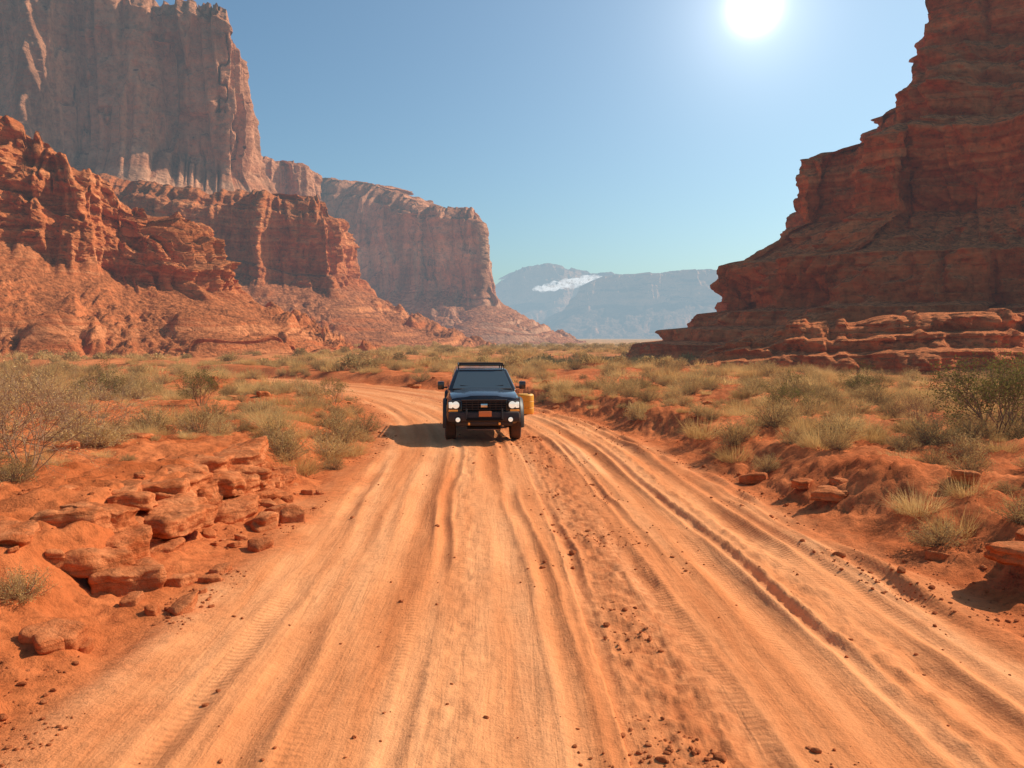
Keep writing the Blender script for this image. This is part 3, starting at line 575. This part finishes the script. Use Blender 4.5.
TR.location=(-.66,18.8,float(gz(-.66,20.))-.01);TR.rotation_euler=(0,0,math.radians(4))
# ---------------------------------------------------------------- yellow drum beside road
P_YEL=simple('yellow_plastic',(.85,.38,.03),.5,dust=.12);TR=empty('yellow_barrel')
pr=[(0,0),(.26,0),(.28,.03),(.28,.2),(.265,.215),(.28,.23),(.28,.42),(.265,.435),(.28,.45),(.275,.62),(.24,.66),(0,.66)]
bm=bmesh.new();rr=[[bm.verts.new((r*math.cos(a),r*math.sin(a),z)) for r,z in pr[1:-1]] for a in np.linspace(0,2*math.pi,36,endpoint=False)]
for i in range(36):
    p,q=rr[i],rr[(i+1)%36]
    for j in range(len(p)-1):bm.faces.new((p[j],p[j+1],q[j+1],q[j]))
bm.faces.new([x[0] for x in rr]);bm.faces.new([x[-1] for x in rr][::-1])
finish(bm,'drum',P_YEL);cyl('cap',(.12,0,.665),.04,.03,P_TRIM,'Z')
TR.location=(.45,26.5,float(gz(.45,26.5)))
# ---------------------------------------------------------------- cloud wisp
bm=bmesh.new()
rc=random.Random(3)
for i in range(26):
    f=i/25;m=Matrix.Translation((95+190*f+rc.uniform(-8,8),2760,172+34*f+rc.uniform(-9,9)*(1-abs(f-.6))))@Matrix.Diagonal((rc.uniform(14,30),16,rc.uniform(5,13),1))
    bmesh.ops.create_icosphere(bm,subdivisions=3,radius=1,matrix=m)
for v_ in bm.verts:
    n=float(fbm(np.array(v_.co.x/14),np.array(v_.co.z/9),np.array(v_.co.y/14),o=3,seed=2));v_.co.z+=n*5;v_.co.x+=n*6
me=bpy.data.meshes.new('cloud');bm.to_mesh(me);bm.free()
for p in me.polygons:p.use_smooth=True
t=NT('cloud_vapour');g=t.n('ShaderNodeNewGeometry');n=t.noise(g.outputs['Position'],.05,6,.6)
d=t.n('ShaderNodeEmission');d.inputs[0].default_value=(.82,.88,.92,1);d.inputs[1].default_value=.95
tp=t.n('ShaderNodeBsdfTransparent');mx=t.n('ShaderNodeMixShader');t.l(t.ramp(n,[(.4,0.),(.65,.55)]),mx.inputs[0]);t.l(tp.outputs[0],mx.inputs[1]);t.l(d.outputs[0],mx.inputs[2]);me.materials.append(t.out(mx.outputs[0]))
link(bpy.data.objects.new('cloud',me))
# ---------------------------------------------------------------- camera, light, world
cam=bpy.data.cameras.new('camera');cam.lens=28;cam.sensor_width=36;cam.clip_start=.05;cam.clip_end=20000
co=bpy.data.objects.new('camera',cam);link(co);co.location=(0,0,2.5);co.rotation_euler=(math.radians(90-3.3),0,0);SC.camera=co
AZ,EL=math.radians(64),math.radians(39)
sd=Vector((math.sin(AZ)*math.cos(EL),math.cos(AZ)*math.cos(EL),math.sin(EL)))
sl=bpy.data.lights.new('sun','SUN');sl.energy=5.0;sl.angle=math.radians(.53);sl.color=(1,.91,.77)
so=bpy.data.objects.new('sun',sl);link(so);so.rotation_euler=sd.to_track_quat('Z','Y').to_euler();so.location=(40,40,60)
W=bpy.data.worlds.new('World');SC.world=W;W.use_nodes=True;nt=W.node_tree;nt.nodes.clear()
class WN(NT):
    def __init__(s,t):s.t=t
t=WN(nt)
sky=t.n('ShaderNodeTexSky');sky.sky_type='NISHITA';sky.sun_disc=False;sky.sun_elevation=EL;sky.sun_rotation=AZ;sky.air_density=1.0;sky.dust_density=1.5;sky.ozone_density=1.5
tcn=t.n('ShaderNodeTexCoord')
va,ve=math.atan(236/796),math.radians(21.2);vd=(math.sin(va)*math.cos(ve),math.cos(va)*math.cos(ve),math.sin(ve))
nrm=t.n('ShaderNodeVectorMath',operation='NORMALIZE');t.l(tcn.outputs['Generated'],nrm.inputs[0])
dt=t.n('ShaderNodeVectorMath',operation='DOT_PRODUCT');t.l(nrm.outputs[0],dt.inputs[0]);dt.inputs[1].default_value=vd
ang=t.math('ARCCOSINE',t.math('MINIMUM',dt.outputs['Value'],1.0))
g1=t.math('MULTIPLY',t.math('EXPONENT',t.math('MULTIPLY',t.math('POWER',t.math('DIVIDE',ang,.018),2),-1)),30)
g2=t.math('MULTIPLY',t.math('EXPONENT',t.math('DIVIDE',ang,-.045)),6)
g3=t.math('MULTIPLY',t.math('EXPONENT',t.math('DIVIDE',ang,-.28)),1.5)
gs=t.math('ADD',t.math('ADD',g1,g2),g3)
gc=t.mix(1.,(1,.98,.94),gs,'MULTIPLY')
sk=t.mix(1.,sky.outputs[0],(.80,1.03,1.06),'MULTIPLY')
ad=t.mix(1.,sk,gc,'ADD')
bg=t.n('ShaderNodeBackground');t.l(ad,bg.inputs[0]);bg.inputs[1].default_value=.115
o=t.n('ShaderNodeOutputWorld');t.l(bg.outputs[0],o.inputs[0])
SC.view_settings.view_transform='Standard';SC.view_settings.look='None';SC.view_settings.exposure=0
